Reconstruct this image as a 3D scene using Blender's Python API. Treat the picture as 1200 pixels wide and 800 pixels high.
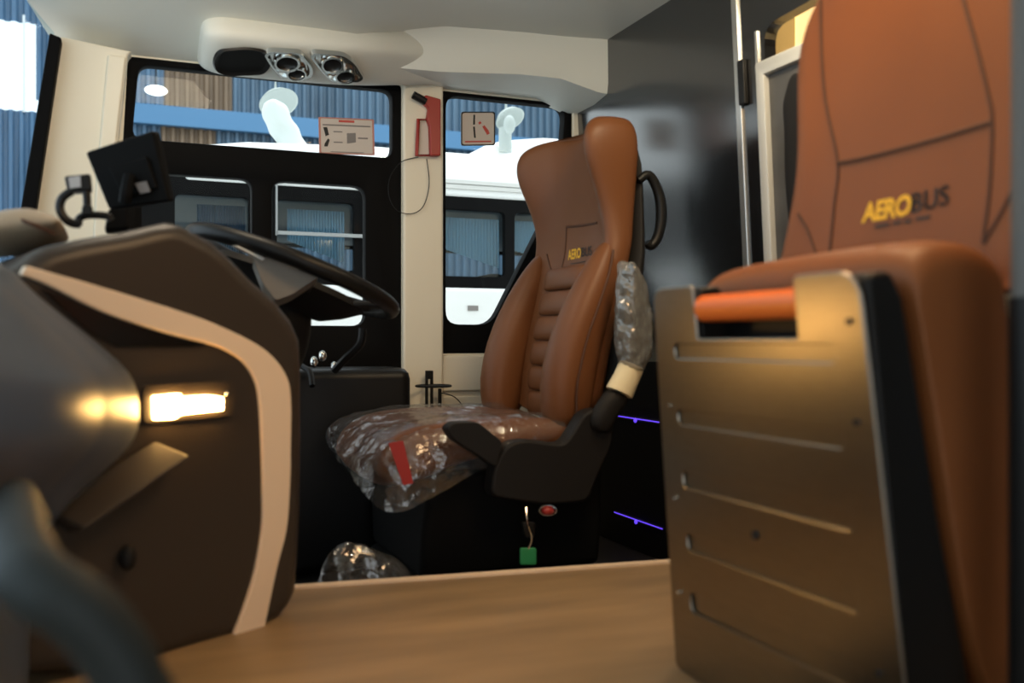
import bpy, bmesh, math, random
from mathutils import Vector, Matrix, noise
random.seed(7)
for o in list(bpy.data.objects): bpy.data.objects.remove(o)
S = bpy.context.scene
COL = S.collection
ZC = 0.60                      # camera height above the driver's floor
FPX = 1100.0
YAW = math.radians(22.25)
FW = Vector((math.sin(YAW), math.cos(YAW), 0)); RT = Vector((math.cos(YAW), -math.sin(YAW), 0))

# ------------------------------------------------------------------ camera
cd = bpy.data.cameras.new('camera'); cam = bpy.data.objects.new('camera', cd); COL.objects.link(cam)
cd.sensor_width = 36; cd.lens = 36 * FPX / 1200; cd.clip_start = 0.02; cd.clip_end = 200
cam.location = (0, 0, ZC); cam.rotation_euler = (math.radians(90), 0, -YAW)
cd.dof.use_dof = True; cd.dof.focus_distance = 3.1; cd.dof.aperture_fstop = 2.9
S.camera = cam

# ------------------------------------------------------------------ world, lights, exposure
w = bpy.data.worlds.new('world'); S.world = w; w.use_nodes = True
bg = w.node_tree.nodes['Background']; bg.inputs[0].default_value = (0.92, 0.97, 1.0, 1); bg.inputs[1].default_value = 1.9
def area(name, loc, target, sx, sy, power, col):
    l = bpy.data.lights.new(name, 'AREA'); l.shape = 'RECTANGLE'; l.size = sx; l.size_y = sy; l.energy = power; l.color = col
    o = bpy.data.objects.new(name, l); COL.objects.link(o); o.location = loc
    o.rotation_euler = (Vector(target) - Vector(loc)).to_track_quat('-Z', 'Y').to_euler(); return o
area('cabin_ceiling_light', (.72, .95, ZC + .835), (.55, 1.1, ZC - .45), .35, .55, 9.5, (1.0, .64, .33))
area('front_ceiling_light', (.12, 1.9, ZC + .84), (.15, 2.2, ZC - .4), .3, .2, 3.3, (1.0, .82, .60))
area('frame_fill_light', (1.02, 1.38, ZC + .80), (1.40, 1.62, ZC + .15), .10, .10, 4.0, (1.0, .82, .55))  # added fill aimed at the silver frame, not a fitted lamp
area('depot_fill_light', (3.0, 6.0, ZC + 9), (3.0, 6.0, 0), 9, 5, 700, (0.95, .98, 1.0))  # added fill from above to brighten the parked bus outside
S.view_settings.view_transform = 'Standard'; S.view_settings.look = 'None'
S.view_settings.exposure = 0.0; S.view_settings.gamma = 1.0; S.view_settings.use_curve_mapping = False

# ------------------------------------------------------------------ pixel to place helpers (1200 x 800 frame)
def ray(px, py):
    u = (px - 600) / FPX; return FW + RT * u + Vector((0, 0, (400 - py) / FPX))
def up(v): return Vector((v[0], v[1], v[2] + ZC))
def onY(px, py, y): d = ray(px, py); return up(d * (y / d.y))
def onX(px, py, x): d = ray(px, py); return up(d * (x / d.x))
def onZ(px, py, z): d = ray(px, py); return up(d * (z / d.z))       # z relative to the camera
def onL(px, py, a, b): d = ray(px, py); return up(d * (a / (d.y - b * d.x)))   # upright plane y = a + b x
def onP(px, py, p0, n): d = ray(px, py); p = Vector((p0[0], p0[1], p0[2] - ZC)); return up(d * (p.dot(n) / d.dot(n)))
def W(x, y, z): return Vector((x, y, z + ZC))

# ------------------------------------------------------------------ materials
MATS = {}
def mat(name, col, rough=.5, metal=0.0, emit=None, estr=0, coat=0.0, bump=None, var=None, spec=.5, aniso=0):
    m = bpy.data.materials.new(name); m.use_nodes = True; nt = m.node_tree; b = nt.nodes['Principled BSDF']
    b.inputs['Base Color'].default_value = (*col, 1); b.inputs['Roughness'].default_value = rough; b.inputs['Metallic'].default_value = metal
    b.inputs['Coat Weight'].default_value = coat; b.inputs['Specular IOR Level'].default_value = spec; b.inputs['Anisotropic'].default_value = aniso
    if emit: b.inputs['Emission Color'].default_value = (*emit, 1); b.inputs['Emission Strength'].default_value = estr
    tc = nt.nodes.new('ShaderNodeTexCoord')
    if var:
        sc, amt, stretch = var
        mp = nt.nodes.new('ShaderNodeMapping'); mp.inputs['Scale'].default_value = stretch
        n = nt.nodes.new('ShaderNodeTexNoise'); n.inputs['Scale'].default_value = sc; n.inputs['Detail'].default_value = 5
        r = nt.nodes.new('ShaderNodeMapRange'); r.inputs['To Min'].default_value = 1 - amt; r.inputs['To Max'].default_value = 1 + amt
        r.inputs['From Min'].default_value = .3; r.inputs['From Max'].default_value = .7
        mx = nt.nodes.new('ShaderNodeVectorMath'); mx.operation = 'SCALE'; mx.inputs[0].default_value = col
        L = nt.links; L.new(tc.outputs['Object'], mp.inputs[0]); L.new(mp.outputs[0], n.inputs['Vector']); L.new(n.outputs['Fac'], r.inputs['Value'])
        L.new(r.outputs[0], mx.inputs['Scale']); L.new(mx.outputs[0], b.inputs['Base Color'])
    if bump:
        sc, st = bump
        n2 = nt.nodes.new('ShaderNodeTexNoise'); n2.inputs['Scale'].default_value = sc; n2.inputs['Detail'].default_value = 4
        bp = nt.nodes.new('ShaderNodeBump'); bp.inputs['Strength'].default_value = st; bp.inputs['Distance'].default_value = .002
        nt.links.new(tc.outputs['Object'], n2.inputs['Vector']); nt.links.new(n2.outputs['Fac'], bp.inputs['Height']); nt.links.new(bp.outputs[0], b.inputs['Normal'])
    MATS[name] = m; return m
def clear(name, tint, gloss=.08, rough=.03, diff=0.0, dcol=(.8, .8, .8), bump=None, graze=.45):
    m = bpy.data.materials.new(name); m.use_nodes = True; nt = m.node_tree; nt.nodes.remove(nt.nodes['Principled BSDF']); out = nt.nodes['Material Output']
    tr = nt.nodes.new('ShaderNodeBsdfTransparent'); tr.inputs[0].default_value = (*tint, 1)
    gl = nt.nodes.new('ShaderNodeBsdfGlossy'); gl.inputs['Roughness'].default_value = rough
    fr = nt.nodes.new('ShaderNodeLayerWeight'); fr.inputs['Blend'].default_value = .25
    mr = nt.nodes.new('ShaderNodeMapRange'); mr.inputs['To Min'].default_value = gloss; mr.inputs['To Max'].default_value = min(1, gloss + graze)
    mx = nt.nodes.new('ShaderNodeMixShader'); L = nt.links
    L.new(fr.outputs['Fresnel'], mr.inputs['Value']); L.new(mr.outputs[0], mx.inputs[0]); L.new(tr.outputs[0], mx.inputs[1]); L.new(gl.outputs[0], mx.inputs[2])
    last = mx
    if diff:
        df = nt.nodes.new('ShaderNodeBsdfDiffuse'); df.inputs[0].default_value = (*dcol, 1); m2 = nt.nodes.new('ShaderNodeMixShader'); m2.inputs[0].default_value = diff
        L.new(mx.outputs[0], m2.inputs[1]); L.new(df.outputs[0], m2.inputs[2]); last = m2
    if bump:
        tc = nt.nodes.new('ShaderNodeTexCoord'); n2 = nt.nodes.new('ShaderNodeTexNoise'); n2.inputs['Scale'].default_value = bump[0]; n2.inputs['Detail'].default_value = 3
        bp = nt.nodes.new('ShaderNodeBump'); bp.inputs['Strength'].default_value = bump[1]; bp.inputs['Distance'].default_value = .01
        L.new(tc.outputs['Object'], n2.inputs['Vector']); L.new(n2.outputs['Fac'], bp.inputs['Height']); L.new(bp.outputs[0], gl.inputs['Normal'])
    L.new(last.outputs[0], out.inputs[0]); MATS[name] = m; return m
cream = mat('cream plastic', (.80, .74, .60), .45, bump=(300, .05))
liner = mat('roof liner', (.74, .74, .67), .5, bump=(250, .08))
blackgloss = mat('glossy black panel', (.006, .006, .007), .20, coat=.8, spec=1.0)
blackgloss.node_tree.nodes['Principled BSDF'].inputs['Coat Roughness'].default_value = .17
blackframe = mat('black window frame', (.004, .004, .0043), .6, spec=.06)
rubber = mat('black plastic', (.007, .007, .007), .42, spec=.25)
softblack = mat('soft black trim', (.010, .009, .0085), .6, bump=(400, .1), spec=.2)
wood = mat('worn wood vinyl floor', (.265, .172, .088), .45, var=(3.0, .22, (1, 5, 1)), bump=(60, .05))
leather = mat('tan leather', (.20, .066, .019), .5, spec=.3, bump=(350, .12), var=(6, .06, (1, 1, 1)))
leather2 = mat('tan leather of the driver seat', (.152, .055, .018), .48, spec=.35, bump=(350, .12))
seam = mat('dark seam', (.07, .025, .010), .7)
dashm = mat('dark brown dash plastic', (.036, .027, .020), .42, spec=.4, bump=(500, .06))
champ = mat('champagne trim', (.78, .60, .43), .42)
greyp = mat('grey fascia plastic', (.070, .092, .130), .42)
polegrey = mat('grey painted pole', (.10, .10, .095), .5)
matte = mat('matte black plastic', (.004, .004, .004), .7, spec=.1)
brushed = mat('brushed steel', (.275, .245, .20), .30, metal=1.0, var=(40, .05, (1, 1, 8)))
silver = mat('silver aluminium', (.62, .62, .60), .32, metal=.9)
chrome = mat('chrome', (.75, .76, .74), .15, metal=1.0)
orange = mat('orange grip', (.80, .16, .02), .35)
red = mat('red plastic', (.33, .022, .016), .4)
pinkprint = mat('pale red print', (.50, .22, .18), .7)
palesilver = mat('pale silver paint', (.52, .52, .49), .4, metal=.2)
yellow = mat('yellow print', (.80, .45, .02), .6)
blackprint = mat('black print', (.012, .012, .012), .6)
paper = mat('white paper', (.62, .55, .49), .7)
greyprint = mat('grey print', (.22, .20, .19), .7)
redprint = mat('red print', (.55, .08, .06), .7)
white = mat('white paint', (.85, .86, .86), .3, coat=.3)
blue = mat('blue sheet', (.055, .12, .20), .5, var=(2.0, .25, (1, 1, .4)))
bluegrey = mat('blue grey sheet', (.055, .105, .16), .5, var=(2.0, .3, (1, 1, .4)))
brown = mat('rusty brown sheet', (.15, .10, .060), .6, var=(2.0, .3, (1, 1, .4)))
beamblue = mat('blue painted beam', (.055, .17, .32), .5)
concrete = mat('concrete', (.25, .25, .24), .8, var=(2, .2, (1, 1, 1)))
lampglow = mat('warm lamp', (1, .8, .5), .4, emit=(1.0, .55, .16), estr=55)
warmpanel = mat('warm light panel', (1, .85, .6), .4, emit=(1.0, .70, .32), estr=1.15)
whiteglow = mat('white lamp', (1, 1, 1), .4, emit=(1, .97, .9), estr=3)
purple = mat('purple led', (.2, .1, .9), .4, emit=(.13, .06, 1.0), estr=1.0)
green = mat('green tag', (.03, .26, .09), .5)
beige = mat('beige dash leather', (.36, .28, .19), .5)
fabric = mat('black cloth', (.010, .010, .011), .85, spec=.15)
foam = mat('cream foam', (.72, .62, .40), .8)
glass = clear('window glass', (.93, .96, .96), .004, .01, graze=.06)
screen = clear('windscreen glass', (.86, .93, .97), .01, .01, graze=.02)
tinted = clear('dark tinted bus glass', (.86, .90, .92), .03, .03, graze=.2)
film = clear('clear plastic film', (.96, .96, .96), .12, .10, diff=.03, bump=(26, 1.0))
filmg = clear('grey plastic wrap', (.80, .80, .80), .16, .16, diff=.25, dcol=(.42, .41, .37), bump=(25, .9))
frost = mat('milky plastic wrap', (.40, .45, .43), .5)

# ------------------------------------------------------------------ mesh helpers: shapes are (verts, faces) in place
ORG = {}
def tag(o, label=None, cat=None, group=None, kind=None):
    if label: o['label'] = label
    if cat: o['category'] = cat
    if group: o['group'] = group
    if kind: o['kind'] = kind
    return o
def thing(name, label, cat, loc, group=None):
    o = bpy.data.objects.new(name, None); COL.objects.link(o); o.location = loc; o.empty_display_size = .05
    ORG[o] = Vector(loc); return tag(o, label, cat, group)
def obj(name, shape, m, parent=None, smooth=True, bevel=0, sub=0, seg=3, label=None, ang=40, edges=None):
    v, f = shape; me = bpy.data.meshes.new(name)
    if parent is not None: o0 = ORG[parent]
    else:
        o0 = Vector((0, 0, 0))
        for p in v: o0 = o0 + Vector(p)
        o0 = o0 / len(v); o0.z = min(p[2] for p in v)
    me.from_pydata([tuple(Vector(p) - o0) for p in v], [], f); me.update()
    bm = bmesh.new(); bm.from_mesh(me); bmesh.ops.remove_doubles(bm, verts=bm.verts, dist=1e-6); bmesh.ops.recalc_face_normals(bm, faces=bm.faces); bm.to_mesh(me); bm.free()
    me.materials.append(m); o = bpy.data.objects.new(name, me); COL.objects.link(o); ORG[o] = o0
    if parent is not None: o.parent = parent
    else: o.location = o0
    if smooth:
        for p in me.polygons: p.use_smooth = True
    if bevel:
        b = o.modifiers.new('bevel', 'BEVEL'); b.width = bevel; b.segments = seg; b.limit_method = 'ANGLE'; b.angle_limit = math.radians(35); b.harden_normals = True
    if sub:
        s = o.modifiers.new('subsurf', 'SUBSURF'); s.levels = sub; s.render_levels = sub
    elif smooth and not bevel:
        me.set_sharp_from_angle(angle=math.radians(ang))
    if label: o['label'] = label
    return o
def struct(name, shape, m, **k):
    o = obj(name, shape, m, **k); o['kind'] = 'structure'; return o
def join(*ss):
    V, Fc = [], []
    for v, f in ss:
        n = len(V); V += [Vector(p) for p in v]; Fc += [tuple(i + n for i in q) for q in f]
    return V, Fc
def box(x0, x1, y0, y1, z0, z1):     # z relative to the camera
    v = [W(x, y, z) for x in (x0, x1) for y in (y0, y1) for z in (z0, z1)]
    return v, [(0, 1, 3, 2), (4, 6, 7, 5), (0, 4, 5, 1), (2, 3, 7, 6), (0, 2, 6, 4), (1, 5, 7, 3)]
def prism(pts, vec):
    n = len(pts); a = [Vector(p) for p in pts]; b = [p + Vector(vec) for p in a]
    return a + b, [tuple(range(n))[::-1], tuple(range(n, 2 * n))] + [(i, (i + 1) % n, n + (i + 1) % n, n + i) for i in range(n)]
def loft(rings, cap=True, closed=True):
    n = len(rings[0]); V = [Vector(p) for r in rings for p in r]; Fc = []
    for k in range(len(rings) - 1):
        for i in range(n if closed else n - 1):
            j = (i + 1) % n; Fc.append((k * n + i, k * n + j, (k + 1) * n + j, (k + 1) * n + i))
    if cap and closed: Fc.append(tuple(range(n))[::-1]); Fc.append(tuple(range((len(rings) - 1) * n, len(rings) * n)))
    return V, Fc
def crom(P, n=6, closed=False):
    P = [Vector(p) for p in P]; out = []; N = len(P)
    if N < 3 and not closed: return P
    for i in range(N if closed else N - 1):
        g = (lambda k: P[k % N]) if closed else (lambda k: P[max(0, min(N - 1, k))])
        a, b, c, d = g(i - 1), g(i), g(i + 1), g(i + 2)
        for s in range(n):
            t = s / n
            out.append(.5 * ((2 * b) + (c - a) * t + (2 * a - 5 * b + 4 * c - d) * t * t + (3 * b - a - 3 * c + d) * t ** 3))
    if not closed: out.append(P[-1])
    return out
def tube(P, r, n=10, smooth=6, closed=False, flat=1.0):
    P = crom(P, smooth, closed) if smooth else [Vector(p) for p in P]; N = len(P); rings = []; prev = None
    R = r if callable(r) else (lambda t: r)
    for i, p in enumerate(P):
        t = (P[(i + 1) % N] - P[i - 1]) if closed else (P[min(i + 1, N - 1)] - P[max(i - 1, 0)])
        t.normalize()
        if prev is None: a = t.orthogonal().normalized()
        else: a = (prev - t * prev.dot(t)).normalized()
        prev = a; b = t.cross(a); rr = R(i / max(1, N - 1))
        rings.append([p + (a * math.cos(q) * flat + b * math.sin(q)) * rr for q in [2 * math.pi * k / n for k in range(n)]])
    if closed: rings.append(rings[0]); return loft(rings, cap=False)
    return loft(rings)
def ell(c, rx, ry, rz, nu=16, nv=10):
    V = []; Fc = []
    for j in range(nv + 1):
        th = math.pi * j / nv
        for i in range(nu):
            ph = 2 * math.pi * i / nu; V.append(Vector(c) + Vector((rx * math.sin(th) * math.cos(ph), ry * math.sin(th) * math.sin(ph), rz * math.cos(th))))
    for j in range(nv):
        for i in range(nu): a = j * nu + i; b = j * nu + (i + 1) % nu; Fc.append((a, b, b + nu, a + nu))
    return V, Fc
def cyl(a, b, r, n=16, r2=None):
    return tube([a, b], (lambda t: r + ((r2 if r2 is not None else r) - r) * t), n, smooth=0)
def rnd(pts, r, n=5):
    """round the corners of a 2D outline"""
    out = []; N = len(pts)
    for i in range(N):
        p = Vector(pts[i][:2]).to_2d(); a = Vector(pts[i - 1][:2]); b = Vector(pts[(i + 1) % N][:2]); rr = pts[i][2] if len(pts[i]) > 2 else r
        d1 = (a - p); d2 = (b - p); rr = min(rr, d1.length * .49, d2.length * .49); q1 = p + d1.normalized() * rr; q2 = p + d2.normalized() * rr
        for k in range(n + 1):
            t = k / n; out.append((1 - t) ** 2 * q1 + 2 * t * (1 - t) * p + t * t * q2)
    return out
def plate(outlines, thick, fn, bev=0.0, res=1):
    """flat plate with holes; fn maps (a, b, c) into place"""
    cu = bpy.data.curves.new('outline', 'CURVE'); cu.dimensions = '2D'; cu.fill_mode = 'BOTH'; cu.extrude = thick / 2; cu.bevel_depth = bev; cu.bevel_resolution = res
    for P in outlines:
        s = cu.splines.new('POLY'); s.points.add(len(P) - 1)
        for q, p in zip(s.points, P): q.co = (p[0], p[1], 0, 1)
        s.use_cyclic_u = True
    return curve_shape(cu, fn)
def curve_shape(cu, fn):
    t = bpy.data.objects.new('outline', cu); COL.objects.link(t); bpy.context.view_layer.update()
    me = bpy.data.meshes.new_from_object(t.evaluated_get(bpy.context.evaluated_depsgraph_get()))
    v = [fn(*p.co) for p in me.vertices]; f = [tuple(p.vertices) for p in me.polygons]
    bpy.data.objects.remove(t); bpy.data.meshes.remove(me); bpy.data.curves.remove(cu); return v, f
def text(s, fn, thick=.0006, bold=.012, spacing=1.0, heavy=((0, 0),)):
    cu = bpy.data.curves.new('writing', 'FONT'); cu.body = s; cu.size = 1; cu.offset = bold; cu.space_character = spacing; cu.fill_mode = 'BOTH'; cu.extrude = 0.0
    v, f = curve_shape(cu, lambda a, b, c: Vector((a, b, c)))
    x0 = min(p.x for p in v); x1 = max(p.x for p in v); y0 = min(p.y for p in v); y1 = max(p.y for p in v)
    return join(*[([fn((p.x - x0) / (x1 - x0) + da, (p.y - y0) / (y1 - y0) + db) for p in v], f) for da, db in heavy])

from mathutils.bvhtree import BVHTree
class Skin:
    """the finished surface of an object, to lay seams and lettering on it"""
    def __init__(self, *os):
        bpy.context.view_layer.update(); dg = bpy.context.evaluated_depsgraph_get(); V = []; Fc = []
        for o in os:
            e = o.evaluated_get(dg); me = e.to_mesh(); n = len(V); V += [o.matrix_world @ v.co for v in me.vertices]; Fc += [tuple(i + n for i in p.vertices) for p in me.polygons]; e.to_mesh_clear()
        self.t = BVHTree.FromPolygons(V, Fc)
    def pix(self, px, py, lift=0):
        d = ray(px, py).normalized(); o = Vector((0, 0, ZC)); h = self.t.ray_cast(o, d)
        if h[0] is None: return None
        return h[0] - d * lift
    def along(self, p, d, lift=0):
        d = Vector(d).normalized(); h = self.t.ray_cast(Vector(p) - d * .3, d)
        return (h[0] - d * lift) if h[0] is not None else Vector(p)
    def line(self, pts, lift=0):
        q = [self.pix(*p, lift) for p in pts]; return [p for p in q if p is not None]

# ================================================================== SETTING: bus shell
YW = 2.60      # driver's side wall, inside face
FL = -.45      # wood floor level (relative to the camera)
DF = -.60      # driver's well floor
XB = 1.31      # partition behind the driver
def back(z): return XB - .055 * (z - .1)      # the partition leans a little
# wooden gangway floor with a light edge strip, driver's well below it
e0 = onZ(345, 687, FL); e1 = onZ(785, 657, FL); dx = (e1 - e0) / (e1.x - e0.x)
fa = e0 + dx * (-.9 - e0.x); fb = e0 + dx * (2.6 - e0.x)
flo = struct('floor', prism([W(-.9, -.6, FL), W(.05, -.6, FL), W(.05, .98, FL), W(.62, .98, FL), W(.62, -.6, FL), W(2.6, -.6, FL), fb, fa], (0, 0, -.04)), wood, smooth=False)
struct('floor_added_step', box(.0, .66, .62, 1.02, -.74, -.72), softblack, smooth=False)  # unseen entrance stairwell, added so the steel panel reflects something dark
struct('floor_added_lower_step', box(.0, .66, -.62, .66, -1.0, -.98), softblack, smooth=False)
struct('wall_added_step', join(box(.0, .04, -.6, 1.0, -1.0, FL - .04), box(.63, .66, -.6, 1.0, -1.0, FL - .04), box(.0, .66, .98, 1.02, -.74, FL - .04), box(.0, .66, .62, .66, -1.0, -.72)), rubber, smooth=False)
tr = struct('trim_1', prism([fa + Vector((0, -.022, .0)), fb + Vector((0, -.022, .0)), fb + Vector((0, -.0, .0)), fa + Vector((0, -.0, .0))], (0, 0, .004)), champ, smooth=False)
struct('wall_well', prism([fa + Vector((0, 0, -.04)), fb + Vector((0, 0, -.04)), fb + Vector((0, -.02, -.04)), fa + Vector((0, -.02, -.04))], (0, 0, DF - FL + .04)), softblack, smooth=False)
struct('floor_well', box(-.6, 1.5, 1.5, 2.7, DF - .03, DF), softblack, smooth=False)
# side wall: plate in the (x, z) plane with the two window openings
w1 = rnd([(-.045, -.10), (.722, -.10), (.722, .731), (-.0, .731)], .012)
w2o = [(.842, -.035), (1.262, -.035), (1.262, .728), (.842, .728)]
wall = plate([rnd([(-.10, DF + .003), (1.45, DF + .003), (1.45, .9), (-.10, .9)], .001), w1, rnd(w2o, .01)], .05, lambda a, b, c: W(a, YW + .025 + c, b))
struct('wall_driver_side', wall, cream, smooth=False)
# ---- window_1: black frame, one wide upper pane and two lower panes
up_p = rnd([(.005, .518), (.700, .518), (.700, .718), (.022, .718)], .035)
lo_l = rnd([(.03, .06), (.312, .06), (.312, .440), (.03, .440)], .035)
lo_r = rnd([(.358, .040), (.622, .040), (.622, .440), (.358, .440)], .04)
f1 = thing('window_1', 'black framed window beside the dash, one wide pane above two', 'window', W(.33, YW + .03, -.1)); f1['kind'] = 'structure'
obj('frame', plate([w1, up_p, lo_l, lo_r], .03, lambda a, b, c: W(a, YW + .02 + c, b), .004), blackframe, f1)
for i, P in enumerate((up_p, lo_l, lo_r)): obj('pane', plate([P], .002, lambda a, b, c: W(a, YW + .028 + c, b)), glass, f1, smooth=False)
# ---- window_2 : tall pane with a slanted rear lower edge
p2 = rnd([(.853, .046), (1.000, .046), (1.19, .40), (1.225, .47), (1.245, .722), (.853, .722)], .045)
f2 = thing('window_2', 'tall black framed window behind the driver seat with slanted lower edge', 'window', W(1.05, YW + .03, -.035)); f2['kind'] = 'structure'
tri = rnd([(1.085, .03), (1.255, .03), (1.255, .33), (1.20, .25)], .02)
obj('frame', plate([rnd(w2o, .01), p2], .03, lambda a, b, c: W(a, YW + .02 + c, b), .004), blackframe, f2)
obj('pane', plate([p2], .002, lambda a, b, c: W(a, YW + .028 + c, b)), glass, f2, smooth=False)
# pillar between the two windows, standing proud of the wall
struct('trim_2', box(.722, .842, YW - .022, YW, -.30, .76), cream, bevel=.008)
# sill panel under window_2 with a ledge
struct('trim_3', box(.842, 1.262, YW - .012, YW, -.145, -.04), cream, bevel=.006)
struct('trim_4', box(.842, 1.262, YW - .006, YW, -.30, -.16), cream, bevel=.006)
struct('trim_5', box(1.262, 1.33, YW - .01, YW, -.3, .72), cream, bevel=.006)
# A-pillar at the windscreen corner
ap = [onY(*p, 2.5) for p in [(70, 42), (155, 60), (150, 64), (139, 160), (134, 300), (32, 300), (41, 245)]]
struct('trim_6', prism(ap, (0, .06, 0)), cream, bevel=.012)
st = [onY(*p, 2.49) for p in [(126, 63), (148, 66), (137, 160), (132, 300), (108, 300), (113, 205)]]
struct('trim_7', prism(st, (0, .02, 0)), cream, bevel=.006)
# windscreen: black edge bar and the glass running forward
bar = [onY(*p, 2.46) for p in [(58, 38), (72, 44), (42, 245), (38, 300), (14, 300), (24, 245)]]
wx = thing('window_3', 'windscreen corner with its black edge bar', 'window', W(-.22, 2.4, -.1)); wx['kind'] = 'structure'
obj('frame', prism(bar, (0, .05, 0)), blackframe, wx, bevel=.004)
g = [onY(62, 38, 2.47), onY(28, 245, 2.47), W(-.30, 2.47, -.35), W(-.75, .0, -.35), W(-.62, .0, .80), onY(28, 0, 2.44)]
obj('pane', prism(g, (.003, 0, 0)), screen, wx, smooth=False)
# ceiling and the cove along the side wall; front edge follows the windscreen
ra = [(-.6, .862), (2.00, .862), (2.20, .846), (2.36, .812), (2.49, .775), (2.62, .728)]
ra2 = [(-.6, .862), (2.10, .862), (2.30, .862), (2.40, .862), (2.52, .862), (2.62, .862)]
def xe(y, z): return -.16 - .9 * max(0, z - .728) - .10 * max(0, 2.4 - y)
rows = []
for X in (None, 0, .25, .55, .80, 1.0, 1.42):
    P = ra if (X is None or X < .7) else ra2
    rows.append([W(xe(y, z) if X is None else X, y, z) for y, z in P])
struct('ceiling', loft(rows, closed=False), liner, ang=30)
struct('ceiling_skin', box(-.75, 1.5, -.6, 2.7, .90, .93), liner, smooth=False)
# bulkhead duct above window_2, ending in a chamfer at the partition
bk = []
for X, fy, zt, zb in [(.46, 2.50, .862, .765), (.60, 2.48, .862, .742), (.80, 2.465, .862, .742), (1.02, 2.43, .862, .750), (1.14, 2.42, .862, .748), (1.25, 2.40, .862, .715), (1.40, 2.38, .862, .700)]:
    bk.append([W(X, 2.62, .735 if X < 1.2 else .70), W(X, fy + .10, .733 if X < 1.2 else .70), W(X, fy, zb), W(X, fy - .01, zb + .03), W(X, fy - .02, zt), W(X, 2.62, zt)])
struct('trim_8', loft(bk), liner, ang=22)
# windscreen side: front wall below the glass, near wall with the entrance door opening, rear bits
struct('wall_front', box(-.85, -.82, -.6, 2.65, DF, -.2), softblack, smooth=False)
nw = plate([[(-.9, -1.0), (2.6, -1.0), (2.6, .9), (-.9, .9)], [(-.30, -.95), (.60, -.95), (.60, .40), (-.30, .40)]], .03, lambda a, b, c: W(a, -.62 + c, b))
struct('wall_door_side', nw, cream, smooth=False)
# partition behind the driver
def bp(px, py, off=0):      # point on the leaning partition plane
    n = Vector((1, 0, .055)); return onP(px, py, W(XB + .0055 + off, 0, 0), n)
def pw(y, z, off=0): return W(back(z) + off, y, z)
struct('wall_rear', prism([pw(2.62, -.06), pw(2.62, .90), pw(1.79, .90), pw(1.79, -.06)], (.03, 0, 0)), blackgloss, smooth=False)
struct('wall_rear_base', prism([pw(2.62, DF + .003, -.003), pw(2.62, -.055, -.003), pw(1.79, -.055, -.003), pw(1.79, DF + .003, -.003)], (.03, 0, 0)), matte, smooth=False)
struct('wall_rear_lower', prism([pw(1.79, DF + .003), pw(1.79, -.2), pw(-.6, -.2), pw(-.6, DF + .003)], (.03, 0, 0)), blackgloss, smooth=False)

struct('wall_cabin_rear', box(3.0, 3.04, -.62, 2.66, -1.0, .93), cream, smooth=False)
struct('wall_cabin_side', box(1.46, 3.04, 2.62, 2.66, -1.0, .93), cream, smooth=False)
struct('ceiling_cabin', box(1.44, 3.04, -.62, 2.66, .88, .92), liner, smooth=False)
struct('wall_cabin_door_side', box(2.58, 3.04, -.64, -.60, -1.0, .93), cream, smooth=False)
struct('floor_cabin', box(2.0, 3.04, -.62, 2.66, FL - .05, FL - .04), softblack, smooth=False)
# door in the partition: hinge strip, dark leaf with a lit opening
d1 = thing('door_1', 'black door in the partition behind the driver with a silver hinge strip', 'door', pw(1.6, -.2)); d1['kind'] = 'structure'
ys = bp(866, 100).y
obj('hinge_strip', prism([pw(ys + .010, -.3, -.006), pw(ys + .010, .87, -.006), pw(ys - .012, .87, -.006), pw(ys - .012, -.3, -.006)], (.012, 0, 0)), silver, d1, bevel=.003)
yh = bp(873, 97).y; zh = bp(873, 97).z - ZC
obj('hinge', prism([pw(yh + .012, zh - .05, -.012), pw(yh + .012, zh + .05, -.012), pw(yh - .012, zh + .05, -.012), pw(yh - .012, zh - .05, -.012)], (.012, 0, 0)), rubber, d1, bevel=.003)
yo = bp(896, 60).y
hole = rnd([(yo, -.19), (1.0, -.19), (1.0, bp(900, 40).z - ZC + .05), (yo, bp(900, 40).z - ZC + .02)], .04)
obj('leaf', plate([[(1.785, -.2), (-.6, -.2), (-.6, .90), (1.785, .90)], hole], .03, lambda a, b, c: pw(a, b, .015 + c)), blackgloss, d1, smooth=False)
gk = bp(887, 40)
obj('weather_strip', prism([pw(gk.y + .004, .50, -.004), pw(gk.y + .004, .68, -.004), pw(gk.y - .004, .68, -.004), pw(gk.y - .004, .50, -.004)], (.006, 0, 0)), silver, d1)
# warm light panel of the rear cabin seen through the opening
lp = thing('ceiling_light', 'glowing warm cabin light panel seen through the door opening above the silver frame', 'lamp', W(1.6, 1.55, .5))
def rx(px, py, x): return onX(px, py, x)
obj('diffuser', prism([rx(900, 120, 1.51), rx(900, -60, 1.51), rx(1060, -60, 1.51), rx(1060, 110, 1.51)], (.02, 0, 0)), warmpanel, lp, bevel=.01)
hy0 = rx(912, 60, 1.45).y; hz0 = rx(912, 92, 1.45).z - ZC
obj('housing', plate([[(hy0 + .25, hz0 - .06), (.9, hz0 - .06), (.9, 1.05), (hy0 + .25, 1.05)], rnd([(hy0, hz0 - .03), (.95, hz0 - .03), (.95, .99), (hy0, .90)], .10)], .12, lambda a, b, c: W(1.44 + c, a, b)), foam, lp, smooth=False)
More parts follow.
